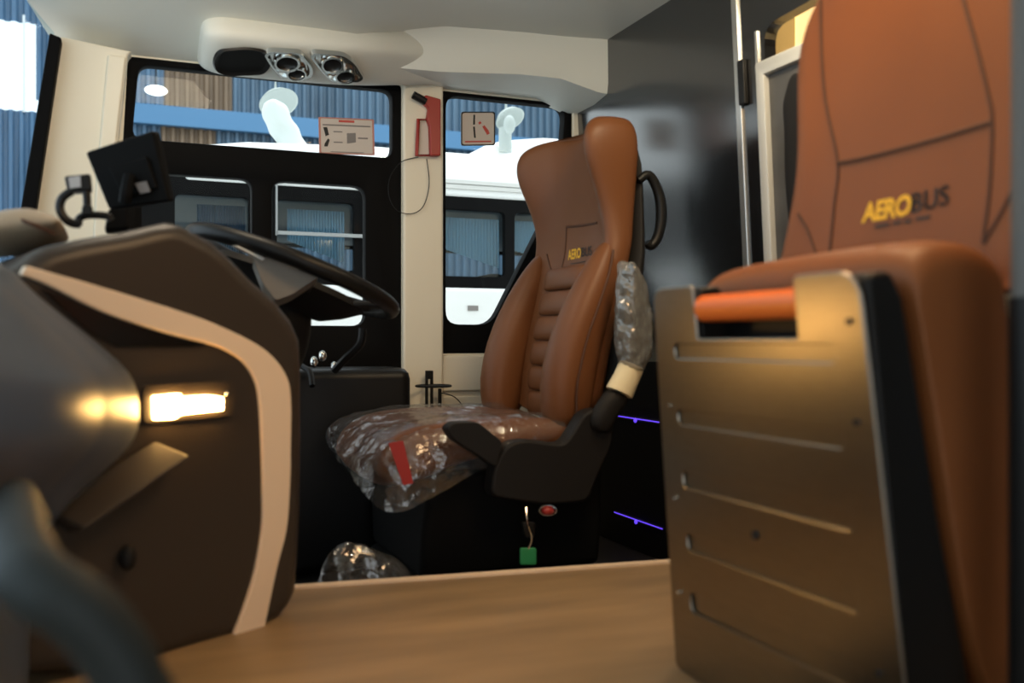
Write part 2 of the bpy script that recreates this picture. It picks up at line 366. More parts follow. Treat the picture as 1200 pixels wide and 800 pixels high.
# silver framed panel standing behind the opening
mf = thing('framed_panel', 'silver framed grey panel standing in the doorway behind the jump seat', 'panel', W(1.35, 1.6, -.42))
yl = onX(905, 190, 1.318).y; yr2 = 1.15; zt = onX(905, 78, 1.318).z - ZC
fo = rnd([(yl, -.42), (yr2, -.42), (yr2, zt), (yl, zt)], .004); fi = rnd([(yl - .024, -.40), (yr2 + .024, -.40), (yr2 + .024, zt - .026), (yl - .024, zt - .026)], .004)
obj('frame', plate([fo, fi], .02, lambda a, b, c: W(1.318 + c - .055 * b, a, b), .002), palesilver, mf)
obj('sheet', plate([fi], .004, lambda a, b, c: W(1.322 + c - .055 * b, a, b)), mat('grey sheet', (.06, .058, .056), .4, var=(8, .3, (1, 1, 1))), mf)
# black jacket hanging in front of it
jk = []
for py, l, r in [(84, 930, 948), (104, 922, 955), (125, 914, 960), (150, 918, 965), (200, 916, 968), (250, 921, 970), (300, 926, 975)]:
    a = onX(l, py, 1.262); b = onX(r, py, 1.262); m2 = (a + b) / 2
    jk.append([a, (a + m2) / 2 + Vector((-.02, 0, 0)), m2 + Vector((-.012, 0, 0)), (b + m2) / 2 + Vector((-.02, 0, 0)), b, m2 + Vector((.014, 0, 0))])
tag(obj('jacket', loft(jk), fabric, sub=2), 'black jacket hanging against the silver framed panel in the doorway', 'jacket')

# ================================================================== OUTSIDE: depot and the white bus alongside
YD = 12.0
def corr(x0, x1, z0, z1, y=YD, pitch=.105, amp=.045):
    n = max(2, int((x1 - x0) / pitch)); P = []
    for i in range(n):
        for t, a in ((0, 0), (.18, 1), (.5, 1), (.68, 0)): P.append((x0 + (x1 - x0) * (i + t) / n, y - a * amp))
    P.append((x1, y)); return loft([[W(x, yy, z0) for x, yy in P], [W(x, yy, z1) for x, yy in P]], closed=False)
def dxp(px): return onY(px, 200, YD).x
struct('wall_depot', corr(dxp(272), 16, 2.75, 7.5), bluegrey, smooth=False)
struct('wall_depot_rust_upper', corr(dxp(192), dxp(272), 2.75, 7.5), brown, smooth=False)
struct('wall_depot_blue_upper', corr(dxp(42), dxp(192), 2.75, 7.5), blue, smooth=False)
struct('wall_depot_rust_lower', corr(dxp(188), dxp(253), 1.75, 2.7), brown, smooth=False)
struct('wall_depot_blue_base', corr(dxp(188), dxp(253), -1.6, 1.75), bluegrey, smooth=False)
struct('wall_depot_lower', corr(dxp(253), 16, -1.6, 2.7), bluegrey, smooth=False)
struct('wall_depot_blue_lower', corr(dxp(-4), dxp(188), -1.6, 2.62), blue, smooth=False)
struct('wall_depot_blue_corner', corr(dxp(-4), dxp(42), 3.62, 7.5), blue, smooth=False)
struct('wall_depot_blue_edge', corr(dxp(-4) - .5, dxp(-4), -1.6, 7.5), blue, smooth=False)
struct('wall_depot_post', box(dxp(27), dxp(30), YD - .06, YD, 2.6, 3.7), silver, smooth=False)
struct('trim_9', box(dxp(150), 16, YD - .14, YD - .02, 2.57, 2.80), beamblue, smooth=False)
struct('ground_depot', box(-12, 18, 2.9, 14, -1.7, -1.6), concrete, smooth=False)
# the white bus
bus = thing('bus', 'white bus with dark windows parked alongside outside the windows', 'bus', W(2.5, 5.4, -1.6))
BY = 4.3
xf = onY(222, 180, BY).x
ro = []
for X, h0, h1 in [(xf - .02, .80, .875), (xf + .25, .82, .915), (xf + .8, .84, .940), (7.5, .84, .955)]:
    ro.append([W(X, BY, .70), W(X, BY, h0), W(X, BY + .04, h1 - .02), W(X, BY + .25, h1), W(X, BY + 1.9, h1), W(X, BY + 2.2, h0), W(X, BY + 2.2, .70)])
obj('roof', loft(ro), white, bus, bevel=.02)
def bz(px, py): return onY(px, py, BY).z - ZC
def bx(px): return onY(px, 300, BY).x
ac = [onY(*p, BY + .5) for p in [(500, 205), (536, 187), (573, 168), (592, 163), (640, 160)]] + [W(5.2, BY + .5, 1.20), W(5.4, BY + .5, .86)]
obj('roof_unit', prism(ac, (0, 1.3, 0)), white, bus, bevel=.04)
fr = [[(bx(60), bz(500, 340)), (7.4, bz(500, 340)), (7.4, .72), (bx(60), .72)]]
zlo = bz(560, 324); zhi = bz(560, 246)
for a, b in [(205, 292), (325, 416), (436, 500), (516, 593), (604, 690), (700, 800)]:
    fr.append(rnd([(bx(a), zlo), (bx(b), zlo), (bx(b), zhi), (bx(a), zhi)], .03))
obj('window_band', plate(fr, .04, lambda a, b, c: W(a, BY + .03 + c, b)), blackframe, bus, smooth=False)
obj('rear_window_band', plate([fr[0], [(bx(100), zlo), (7.0, zlo), (7.0, zhi), (bx(100), zhi)]], .04, lambda a, b, c: W(a, BY + 2.17 + c, b)), blackframe, bus, smooth=False)
obj('glass', plate([fr[0]], .004, lambda a, b, c: W(a, BY + .06 + c, b)), tinted, bus, smooth=False)
obj('interior_ceiling', box(bx(60), 7.3, BY + .10, BY + 2.1, .66, .69), mat('grey bus ceiling', (.20, .22, .22), .6), bus, smooth=False)
curt = mat('blue curtain', (.26, .42, .52), .7)
railm = mat('grey window rail', (.30, .31, .31), .5)
for a, b in [(232, 290), (340, 408), (438, 498), (518, 592), (605, 688)]:
    n = 40; P = [(bx(a) + (bx(b) - bx(a)) * i / n, BY + .085 + .018 * (i % 2)) for i in range(n + 1)]
    zb_ = [zlo + .02 + (.13 if a > 300 else .0) * (1 - .75 * i / n) for i in range(n + 1)]
    obj('curtain', loft([[W(x, y, zz) for (x, y), zz in zip(P, zb_)], [W(x, y, zhi - .03) for x, y in P]], closed=False), curt if a > 300 else blue, bus, smooth=False)
obj('lower_body', box(bx(60), 7.4, BY, BY + 2.2, -1.35, bz(500, 334)), white, bus, bevel=.03)
for z in (bz(560, 214), bz(560, 220)):
    obj('gutter_rail', box(bx(430), 7.4, BY - .012, BY, z - .012, z + .006), silver, bus)
wl = onY(320, 262, BY - .01); 
for a, b, c2, d2 in [(324, 428, 273, 277), (427, 430, 210, 335), (323, 325, 212, 276)]:
    p = onY(a, d2, BY - .01); q = onY(b, c2, BY - .01)
    z0_, z1_ = bz((a + b) / 2, d2), bz((a + b) / 2, c2); obj('window_rail', box(p.x, q.x, BY - .02, BY - .004, z0_, z1_), railm, bus)
for k in range(6):
    X = bx(430) + .75 * k
    obj('seat_row', box(X, X + .12, BY + .4, BY + 1.9, zlo - .3, zlo + .05), fabric, bus, bevel=.04)
for X in (2.0, 6.0):
    obj('wheel', tube([W(X, BY + .02, -1.15), W(X, BY + .30, -1.15)], .45, 24, smooth=0), rubber, bus)
obj('maker_plate', box(bx(548), bx(560), BY - .006, BY, bz(554, 364), bz(554, 358)), greyprint, bus)
# pale round mirror bases with wrapped arms above the bus roof
def mirror(px, py, rw, y):
    c = onY(px, py, y); k = y / ray(px, py).y / FPX; R1 = rw * k
    n = Vector((.18, -.55, -.80)).normalized(); a = Vector((1, 0, 0)); a = (a - n * a.dot(n)).normalized(); b = n.cross(a); rings = []
    for rr, h in ((.02, .05), (.35, .042), (.8, .015), (1.0, -.01), (.9, -.012), (.5, .01)):
        rings.append([c + (a * math.cos(q) + b * math.sin(q)) * R1 * rr - n * h for q in [2 * math.pi * i / 28 for i in range(28)]])
    t = obj('mirror_dish', loft(rings), frost, bus, label='pale round mirror dish')
    ORG[t] = ORG[bus]
    obj('stud', cyl(c - n * .05, c - n * .05 + Vector((0, 0, .08)), .008, r2=.003), frost, t)
    return t
m1 = mirror(326, 119, 23, 4.75)
ar = [onY(*p, 4.5) for p in [(317, 119), (323, 134), (336, 158), (352, 186)]]
sh = tube(ar, lambda t: .036 + .022 * min(1, t * 4) + .008 * t, 14)
obj('wrapped_arm', ([p + Vector(noise.noise_vector(p * 14)) * .014 for p in sh[0]], sh[1]), mat('white plastic wrap', (.62, .68, .66), .5), m1)
m2_ = mirror(597, 138, 18, 4.75)
obj('knob', ell(onY(597, 146, 4.62), .032, .032, .05), frost, m2_)
obj('post', cyl(onY(592, 178, 4.75), onY(592, 150, 4.75), .035), frost, m2_)
pl_ = onY(183, 106, 8.0)
dl = thing('depot_lamp', 'white glowing oval lamp hanging outside the top corner of the wide window', 'lamp', pl_)
obj('bulb', ell(pl_, .085, .085, .035), whiteglow, dl); obj('cable', cyl(pl_, pl_ + Vector((0, 0, 1.6)), .006), rubber, dl)

# ================================================================== CEILING CONSOLE with speaker and air vents
cn = thing('overhead_console', 'rounded off-white overhead console with a black speaker and two air vents', 'console', W(.38, 2.5, .66))
xl = onY(236, 70, 2.42).x
prof_c = [(2.62, .84), (2.44, .84), (2.405, .80), (2.392, .770), (2.392, .750), (2.405, .734), (2.490, .692), (2.515, .686), (2.54, .690), (2.62, .715)]
crs = []
for X, sh_c, yk, rise in [(xl, .55, .75, 0), (xl + .006, .74, .88, 0), (xl + .022, .90, .95, 0), (xl + .05, .98, 1, 0), (xl + .08, 1, 1, 0), (.44, 1, 1, .002), (.56, 1, .98, .008), (.64, 1, .88, .018), (.74, 1, .72, .034), (.86, 1, .56, .05), (1.0, 1, .40, .07)]:
    crs.append([W(X, 2.62 + (y - 2.62) * yk, .78 + (z - .78) * sh_c + rise) for y, z in prof_c])
obj('housing', loft(crs), liner, cn, sub=2)
CN = Vector((0, -.443, -.897)); CP = W(0, 2.4475, .713)
def cf(px, py, off=0): return onP(px, py, CP, CN) - CN * (off + .0)
sp = rnd([(250, 70), (256, 57), (290, 54), (312, 58), (318, 72), (310, 84), (270, 86), (254, 82)], 12)
obj('speaker_grille', loft([[cf(*(Vector((284, 70)) + (p - Vector((284, 70))) * s), o) for p in sp] for s, o in ((1.06, -.004), (1.0, -.010), (.85, -.004), (.4, -.002))]), rubber, cn)
for k, pts in enumerate(([(309, 60), (316, 56), (352, 58), (366, 75), (366, 87), (330, 88), (318, 75)], [(363, 62), (368, 58), (402, 61), (415, 70), (426, 88), (420, 92), (388, 92), (372, 75)])):
    P = rnd(pts, 6); ctr = sum(P, Vector((0, 0))) / len(P)
    v_ = obj('air_vent', loft([[cf(*(ctr + (p - ctr) * s), o) for p in P] for s, o in ((1.05, 0), (1.0, -.013), (.88, -.013), (.80, -.004))]), chrome, cn)
    ORG[v_] = ORG[cn]
    for (vx, vy, rw, rh) in (((336, 69, 14, 9), (347, 82, 11, 7)) if k == 0 else ((389, 71, 12, 9), (404, 85, 11, 7))):
        e = [Vector((vx + rw * math.cos(q), vy + rh * math.sin(q))) for q in [2 * math.pi * i / 20 for i in range(20)]]; c0 = Vector((vx, vy))
        obj('nozzle_ring', loft([[cf(*(c0 + (p - c0) * s), o) for p in e] for s, o in ((1.15, -.004), (1.08, -.018), (.9, -.018), (.8, -.010))]), chrome, v_)
        obj('nozzle', loft([[cf(*(c0 + (p - c0) * s), o) for p in e] for s, o in ((.88, -.011), (.6, -.014), (.1, -.016))]), rubber, v_)

# ================================================================== SMALL THINGS ON THE WALL
PY = YW - .024
hm = thing('emergency_hammer', 'red emergency hammer in its holder on the cream pillar', 'hammer', onY(498, 185, PY))
def wy(px, py, off=0): return onY(px, py, PY - off)
obj('handle', prism([wy(*p) for p in [(496, 113), (514, 118), (514, 184), (502, 184), (501, 150), (498, 140), (500, 128), (494, 122)]], (0, -.022, 0)), red, hm, bevel=.004)
obj('hammer_head', tube([wy(484, 111, .014), wy(499, 119, .014)], .011, 10, smooth=0), rubber, hm)
fo = [wy(*p) for p in [(489, 141), (506, 141), (506, 183), (487, 183)]]
obj('holder_frame', tube([p + Vector((0, -.010, 0)) for p in fo], .0055, 8, smooth=0, closed=True), red, hm)
obj('card', prism([wy(*p) for p in [(491, 143), (504, 143), (503, 181), (490, 181)]], (0, -.006, 0)), paper, hm, smooth=False)
obj('cord', tube([wy(*p, .006) for p in [(490, 184), (470, 190), (457, 208), (456, 230), (466, 247), (484, 250), (497, 240), (503, 215), (500, 186)]], .0013, 6), rubber, hm)
GY = YW + .026
def stick(name, label, pts, r, rect, border):
    t = thing(name, label, 'sticker', onY(pts[0][0], pts[2][1], GY)); A = onY(*pts[0], GY); B = onY(*pts[1], GY); D = onY(*pts[3], GY)
    wd = (B - A).length; ht = (D - A).length
    def fn(a, b, off=0): return A + (B - A) * a + (D - A) * b + Vector((0, -off, 0))
    o_ = rnd([(0, 0), (1, 0), (1, 1), (0, 1)], r)
    obj('sheet', loft([[fn(p.x, p.y, 0) for p in o_], [fn(p.x, p.y, .0015) for p in o_]]), paper, t, smooth=False)
    bo = rnd([(.0, .0), (1, 0), (1, 1), (0, 1)], r); bi = rnd([(.035, .035), (.965, .035), (.965, .965), (.035, .965)], r)
    obj('border', loft([[fn(p.x, p.y, .0016) for p in bo], [fn(p.x, p.y, .0022) for p in bo], [fn(p.x, p.y, .0022) for p in bi], [fn(p.x, p.y, .0016) for p in bi]], cap=False), border, t)
    for (nm, m, P) in rect:
        obj(nm, prism([fn(a, b, .0016) for a, b in P], (0, -.0008, 0)), m, t, smooth=False)
    return t, fn
def R4(x0, y0, x1, y1): return [(x0, y0), (x1, y0), (x1, y1), (x0, y1)]
stick('sticker', 'white notice sheet with red heading stuck inside the wide window', [(373, 137), (438, 140), (438, 181), (374, 180)], .03,
      [('heading', redprint, R4(.36, .06, .64, .12)), ('text_line', greyprint, R4(.07, .19, .93, .225)), ('text_line', greyprint, R4(.2, .93, .8, .95)),
       ('pictogram', blackprint, [(.08, .28), (.15, .27), (.18, .48), (.12, .52)]), ('pictogram', blackprint, [(.10, .72), (.16, .58), (.19, .62), (.15, .80), (.09, .80)]),
       ('text_line', greyprint, R4(.26, .37, .42, .40)), ('text_line', greyprint, R4(.26, .66, .42, .69)), ('text_line', greyprint, R4(.70, .52, .88, .56)),
       ('text_block', greyprint, [(.50, .42), (.66, .40), (.66, .66), (.50, .70)])], pinkprint)
stick('sticker', 'square black-bordered break-glass sticker with a hammer symbol on the tall window', [(540, 131), (580, 131), (580, 171), (540, 171)], .08,
      [('pictogram', blackprint, [(.36, .09), (.41, .09), (.405, .38), (.35, .38)]), ('pictogram', blackprint, [(.35, .44), (.40, .44), (.43, .77), (.38, .77)]),
       ('hammer_symbol', redprint, [(.62, .44), (.68, .40), (.82, .58), (.74, .64)]), ('hammer_symbol', redprint, [(.50, .32), (.56, .28), (.60, .34), (.53, .38)]), ('hammer_symbol', redprint, [(.74, .64), (.81, .59), (.84, .64), (.76, .69)]),
       ('text_line', redprint, R4(.12, .86, .88, .90))], blackprint)
# cup holder on the wall
cu_ = thing('cup_holder', 'black wire cup holder with a ring below the cream pillar', 'cup holder', onY(508, 478, 2.52))
CH = 2.50
obj('bracket', prism([onY(*p, CH + .05) for p in [(498, 434), (507, 434), (507, 444), (498, 444)]], (0, -.008, 0)), rubber, cu_, bevel=.002)
for q0 in (498, 504): obj('bracket_arm', prism([onY(*p, CH + .05) for p in [(q0, 440), (q0 + 3, 440), (q0 + 3, 485), (q0, 485)]], (0, -.006, 0)), rubber, cu_)
obj('bracket_arm', prism([onY(*p, CH + .04) for p in [(513, 455), (517, 455), (517, 485), (513, 485)]], (0, -.006, 0)), rubber, cu_, bevel=.002)
cc = onY(508, 452, CH)
obj('ring', tube([cc + Vector((.048 * math.cos(q), .048 * math.sin(q), 0)) for q in [2 * math.pi * i / 24 for i in range(24)]], .0035, 8, smooth=0, closed=True), rubber, cu_)
obj('base', tube([cc + Vector((.03 * math.cos(q), .03 * math.sin(q), -.07)) for q in [2 * math.pi * i / 24 for i in range(24)]], .003, 8, smooth=0, closed=True), rubber, cu_)
obj('cable', tube([onY(515, 460, 2.57), onY(525, 462, 2.57), onY(534, 466, 2.57), onY(542, 476, 2.57), onY(545, 490, 2.57)], .0016, 6), rubber, cu_)

# ================================================================== DRIVER SEAT
seat = thing('driver_seat', 'brown leather high-back driver seat with folded armrest beside the tall window', 'seat', W(.85, 2.08, DF))
YC = 2.08
prof = [  # z, wing front x, centre front x, back x, half width
 (-.185, .925, .945, 1.00, .200), (-.10, .925, .945, 1.015, .212), (0, .94, .957, 1.03, .218), (.10, .965, .98, 1.055, .222), (.18, .985, 1.0, 1.07, .222),
 (.225, .995, 1.018, 1.085, .216), (.27, .995, 1.03, 1.092, .208), (.32, .983, 1.033, 1.098, .206), (.37, .963, 1.035, 1.103, .210), (.42, .942, 1.037, 1.106, .216),
 (.46, .938, 1.04, 1.106, .218), (.495, .950, 1.043, 1.10, .212), (.515, .985, 1.047, 1.092, .190), (.52, 1.02, 1.055, 1.08, .15)]
rings = []
for z, wx_, cx_, xb, hw in prof:
    dz = -.012 if z > .505 else 0
    R_ = []
    for s in (-1, 1):
        q = [(wx_ + (xb - wx_) * .55, 1.0, 0), (wx_ + .022, 1.0, 0), (wx_, .93, 0), (wx_ + .012, .80, 0), (wx_ + (cx_ - wx_) * .7, .62, 0), (cx_, .30, dz)]
        q = [W(x, YC + s * hw * f, z + d) for x, f, d in q]
        R_.append(q)
    ring = R_[0] + [W(cx_, YC, z + dz)] + R_[1][::-1] + [W(xb - .01, YC + hw * .93, z), W(xb, YC + hw * .5, z + dz), W(xb, YC, z + dz), W(xb, YC - hw * .5, z + dz), W(xb - .01, YC - hw * .93, z)]
    rings.append(ring)
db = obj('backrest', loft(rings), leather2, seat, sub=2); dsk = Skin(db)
# lower side bolsters
for s in (-1, 1):
    rr = []
    for z, x, r_, hh, yo_ in [(-.195, .885, .030, .040, .185), (-.17, .885, .048, .05, .19), (-.10, .883, .055, .056, .192), (0, .905, .055, .056, .192), (.08, .938, .052, .052, .192), (.15, .972, .043, .044, .19), (.20, .996, .030, .030, .188), (.232, 1.012, .012, .014, .188)]:
        rr.append([W(x + r_ * math.cos(q) * (1.6 if math.cos(q) > 0 else .8), YC + s * yo_ + hh * math.sin(q), z) for q in [2 * math.pi * i / 14 for i in range(14)]])
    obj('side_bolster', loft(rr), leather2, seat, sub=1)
    pts = [W(.905, YC + s * .2435, -.18), W(.902, YC + s * .249, -.10), W(.925, YC + s * .249, 0), W(.957, YC + s * .245, .08), W(.987, YC + s * .236, .15), W(1.006, YC + s * .221, .205)]
    obj('seam', tube(pts, .0028, 6), seam, seat)
    pts = [W(.945, YC + s * .118, -.17), W(.947, YC + s * .122, -.10), W(.96, YC + s * .124, 0), W(.985, YC + s * .126, .08), W(1.006, YC + s * .130, .15), W(1.02, YC + s * .14, .20)]
    obj('seam', tube(pts, .0035, 6), seam, seat)
# quilted centre pads
zs = [-.185, -.122, -.060, .002, .064, .126, .185]; cxs = [.945, .944, .949, .957, .971, .986, .999]
for i in range(6):
    z0, z1 = zs[i], zs[i + 1]; rr = []
    for t in (0, .12, .5, .88, 1):
        z = z0 + (z1 - z0) * t; x = cxs[i] + (cxs[i + 1] - cxs[i]) * t; b = .014 * (1 - (2 * t - 1) ** 4) + .006
        rr.append([W(x + .01, YC + .120, z), W(x - b * .8, YC + .112, z), W(x - b, YC + .05, z), W(x - b, YC - .05, z), W(x - b * .8, YC - .112, z), W(x + .01, YC - .120, z)])
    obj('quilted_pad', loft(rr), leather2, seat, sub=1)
# upper seams and logo panel
def crom2(P): return [(p.x, p.y) for p in crom([Vector((a, b, 0)) for a, b in P], 5)]
obj('seam', tube(dsk.line(crom2([(664, 266), (676, 265), (690, 263), (700, 261)])), .0032, 6), seam, seat)
obj('seam', tube(dsk.line(crom2([(664, 266), (663, 290), (660, 308), (654, 333)])), .0022, 6), seam, seat)
obj('seam', tube(dsk.line(crom2([(641, 298), (646, 316), (654, 334)])), .0026, 6), seam, seat)
obj('seam', tube(dsk.line(crom2([(654, 334), (664, 335), (674, 334)])), .0026, 6), seam, seat)
def lgd(p00, p10, p01):
    A = dsk.pix(*p00); B = dsk.pix(*p10); C = dsk.pix(*p01); return lambda a, b: dsk.along(A + (B - A) * a + (C - A) * b, (1, 0, -.05), .0012)
obj('logo_text', text('AERO', lgd((666, 305), (681, 302), (666, 293)), bold=.03), yellow, seat, smooth=False, label='yellow AERO lettering')
obj('logo_text', text('BUS', lgd((682, 301), (694, 299), (682, 290)), bold=.004, heavy=((-.012, 0), (.012, 0))), blackprint, seat, smooth=False, label='black BUS lettering')
obj('logo_line', tube(dsk.line([(669, 309), (677, 308), (686, 306)], .0004), .0012, 6), blackprint, seat)
# black back shell and grab handle
sh_ = []
for z, x0, x1, hw in [(-.25, .97, 1.02, .19), (-.15, .975, 1.05, .215), (0, 1.0, 1.075, .225), (.12, 1.04, 1.10, .225), (.2, 1.07, 1.118, .215), (.30, 1.085, 1.118, .195), (.42, 1.095, 1.118, .19), (.49, 1.09, 1.108, .16)]:
    sh_.append([W(x0, YC - hw, z), W(x1 - .01, YC - hw * .97, z), W(x1, YC - hw * .7, z), W(x1, YC + hw * .7, z), W(x1 - .01, YC + hw * .97, z), W(x0, YC + hw, z)])
obj('back_shell', loft(sh_), softblack, seat, sub=1)
hp = [onY(*p, 1.90) for p in [(748, 212), (760, 205), (771, 224), (775, 250), (771, 276), (763, 288), (758, 284)]]
obj('grab_handle', tube(hp, lambda t: .0135 - .004 * abs(2 * t - 1), 10), rubber, seat)
# cushion, base
cr = []
for x, zt, zb, hw in [(.465, -.26, -.275, .20), (.475, -.235, -.305, .222), (.505, -.208, -.325, .24), (.56, -.185, -.31, .25), (.66, -.178, -.27, .25), (.78, -.178, -.25, .245), (.90, -.18, -.25, .23), (.96, -.19, -.25, .22)]:
    cr.append([W(x, YC - hw, zb + .02), W(x, YC - hw - .006, (zt + zb) / 2), W(x, YC - hw + .012, zt + .012), W(x, YC - hw + .06, zt + .014), W(x, YC - hw * .5, zt), W(x, YC, zt - .003), W(x, YC + hw * .5, zt), W(x, YC + hw - .06, zt + .014), W(x, YC + hw - .012, zt + .012), W(x, YC + hw + .006, (zt + zb) / 2), W(x, YC + hw, zb + .02), W(x, YC, zb)])
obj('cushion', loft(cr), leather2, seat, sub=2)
obj('red_tag', prism([onY(*p, 1.815) for p in [(455, 519), (472, 516), (484, 566), (472, 568)]], (0, -.003, 0)), red, seat)
obj('seat_pan', loft([[W(x, YC - hw, z) , W(x, YC + hw, z), W(x2, YC + hw, z), W(x2, YC - hw, z)] for x, x2, hw, z in [(.56, .98, .21, -.50), (.56, .98, .225, -.40), (.58, .98, .225, -.27)]]), matte, seat, bevel=.02)
bel = []
for i, z in enumerate([DF, -.585, -.57, -.55, -.53, -.51, -.49]):
    k = .02 * (i % 2); bel.append([W(.56 - k, YC - .17 - k, z), W(.56 - k, YC + .17 + k, z), W(.95 + k, YC + .17 + k, z), W(.95 + k, YC - .17 - k, z)])
obj('bellows_base', loft(bel), matte, seat, bevel=.01)
# near side cover, lever wedge, folded armrest
AY = 1.775
def ay(px, py, off=0): return onY(px, py, AY + off)
cov = rnd([(575, 582), (580, 545), (594, 521), (614, 515), (662, 521), (676, 500), (686, 482), (705, 478), (720, 486), (718, 520), (700, 560), (690, 588), (640, 592)], 10, 4)
obj('side_cover', prism([ay(*p) for p in cov], (0, .05, 0)), softblack, seat, bevel=.014)
wed = rnd([(523, 502), (532, 495), (560, 494), (590, 518), (582, 548), (560, 533), (532, 516)], 6, 4)
obj('adjuster_lever', prism([ay(*p, -.005) for p in wed], (0, .04, 0)), softblack, seat, bevel=.010)
def strip(rows_, dy, bow=.012):      # rows of (left px, right px, py left, py right)
    out = []
    for l, r, yl_, yr_ in rows_:
        a = ay(l, yl_); b = ay(r, yr_); c0 = (a + b) / 2; h = (b - a) / 2
        out.append([c0 + h * math.cos(q) + Vector((0, dy * math.sin(q), 0)) for q in [2 * math.pi * i / 14 for i in range(14)]])
    return loft(out)
arm = [(728, 740, 313, 312), (725, 751, 322, 322), (723, 757, 345, 341), (722, 762, 370, 364), (721, 764, 396, 392), (724, 764, 415, 416), (727, 752, 425, 431)]
obj('armrest', strip([(l + 3, r - 3, a, b) for l, r, a, b in arm], .024), softblack, seat, sub=1)
s0 = strip([(730, 735, 307, 306)] + arm + [(728, 747, 431, 437)], .032)
sv = bpy.data.meshes.new('x'); bpy.data.meshes.remove(sv)
wr = obj('plastic_wrap', s0, filmg, seat, sub=3, label='grey crinkled plastic wrap')
tx = bpy.data.textures.new('crinkle', 'CLOUDS'); tx.noise_scale = .028; tx.noise_depth = 2
dm = wr.modifiers.new('crinkle', 'DISPLACE'); dm.texture = tx; dm.strength = .012; dm.mid_level = .4
obj('foam_sleeve', strip([(728, 752, 422, 434), (726, 751, 426, 438), (721, 746, 437, 450), (714, 741, 449, 463), (712, 739, 453, 467)], .027), foam, seat, label='cream foam sleeve')
obj('armrest_arm', strip([(712, 740, 452, 464), (702, 729, 468, 480), (690, 718, 486, 496), (690, 715, 505, 510)], .022), softblack, seat, sub=1)
obj('height_knob', ell(ay(642, 598, -.005), .014, .01, .009), red, seat)
obj('knob_rim', tube([ay(642 + 10 * math.cos(q), 598 + 6 * math.sin(q), -.012) for q in [2 * math.pi * i / 16 for i in range(16)]], .0018, 6, smooth=0, closed=True), chrome, seat)
# clear film over the cushion
fl = []
for x, zt, zb, hw in [(.440, -.265, -.30, .20), (.462, -.228, -.335, .245), (.50, -.203, -.345, .258), (.56, -.182, -.320, .260), (.66, -.174, -.27, .260), (.78, -.172, -.225, .256), (.88, -.172, -.20, .235)]:
    r1 = [(YC - hw, zb), (YC - hw - .004, (zt * .6 + zb * .4)), (YC - hw + .02, zt + .006), (YC - hw * .6, zt + .012), (YC - hw * .2, zt), (YC + hw * .2, zt), (YC + hw * .6, zt + .012), (YC + hw - .02, zt + .006), (YC + hw + .004, (zt * .6 + zb * .4)), (YC + hw, zb)]
    zf = max(0, (-.16 - zb)) * .45
    fl.append([W(x, y, z + (zf * max(0, (y - YC)) / hw if z < zt - .01 else 0)) for y, z in r1])
fv, ff = loft(fl, closed=False); n10 = 10
ff.append(tuple(range(10)))
fo_ = thing('plastic_cover', 'clear crinkled plastic film draped over the brown driver seat cushion', 'plastic cover', W(.62, YC, -.30))
fs = obj('film', (fv, ff), film, fo_, sub=3)
tx2 = bpy.data.textures.new('film crinkle', 'CLOUDS'); tx2.noise_scale = .07; tx2.noise_depth = 3
dm = fs.modifiers.new('crinkle', 'DISPLACE'); dm.texture = tx2; dm.strength = .026; dm.mid_level = .42
# key tag under the seat
kt = thing('key_tag', 'small green tag hanging below the driver seat side cover', 'tag', ay(620, 662))
obj('tag', prism([ay(*p) for p in rnd([(610, 642), (629, 642), (629, 662), (610, 662)], 3)], (0, .006, 0)), green, kt, bevel=.002)
obj('loop', tube([ay(616, 588, .02), ay(618, 612), ay(623, 630), ay(619, 643)], .002, 6), chrome, kt)
obj('key_holder', prism([ay(*p) for p in rnd([(612, 612), (628, 612), (626, 630), (616, 630)], 3)], (0, .012, 0)), rubber, kt, bevel=.002)
# clear bag on the well floor
bg_ = []
for x, h in [(.0, .55), (.04, .85), (.13, 1.0), (.22, .98), (.32, .86), (.42, .78), (.49, .66), (.50, .3)]: bg_.append((x, h))
b0 = onY(372, 640, 1.81).x; bk_x = (onY(482, 640, 1.81).x - b0) / .5; rr = []
for x, h in bg_:
    rr.append([W(b0 + x * bk_x, 1.81 + dy_ * (.25 + .15 * h), DF + .002 + .215 * h * hh_) for dy_, hh_ in ((-.10, 0), (-.11, .4), (-.06, .9), (0, 1.05), (.06, .85), (.11, .4), (.10, 0))])
bv, bf = loft(rr, closed=False)
bgo = obj('plastic_bag', (bv, bf), film, sub=3); tag(bgo, 'crumpled clear plastic bag on the dark floor before the driver seat', 'plastic bag')
tx3 = bpy.data.textures.new('bag crinkle', 'CLOUDS'); tx3.noise_scale = .06; tx3.noise_depth = 3
dm = bgo.modifiers.new('crinkle', 'DISPLACE'); dm.texture = tx3; dm.strength = .035; dm.mid_level = .5
# purple light strips on the partition
for k, (a, b, lb) in enumerate((((722, 487), (772, 495), 'upper purple light strip on the partition behind the driver seat'), ((720, 600), (776, 621), 'lower purple light strip near the floor behind the driver seat'))):
    p = bp(*a, -.006); q = bp(*b, -.006); q.z = p.z
    t = thing('light_strip', lb, 'light strip', (p + q) / 2, 'purple light strips on the partition')
    obj('strip', tube([p, q], .0017, 8, smooth=0), purple, t); obj('diode', ell((p + q) / 2 + Vector((-.004, 0, -.004)), .005, .005, .007), purple, t)
    obj('channel', prism([p + Vector((.002, 0, -.006)), q + Vector((.002, 0, -.006)), q + Vector((.002, 0, .006)), p + Vector((.002, 0, .006))], (.004, 0, 0)), rubber, t)

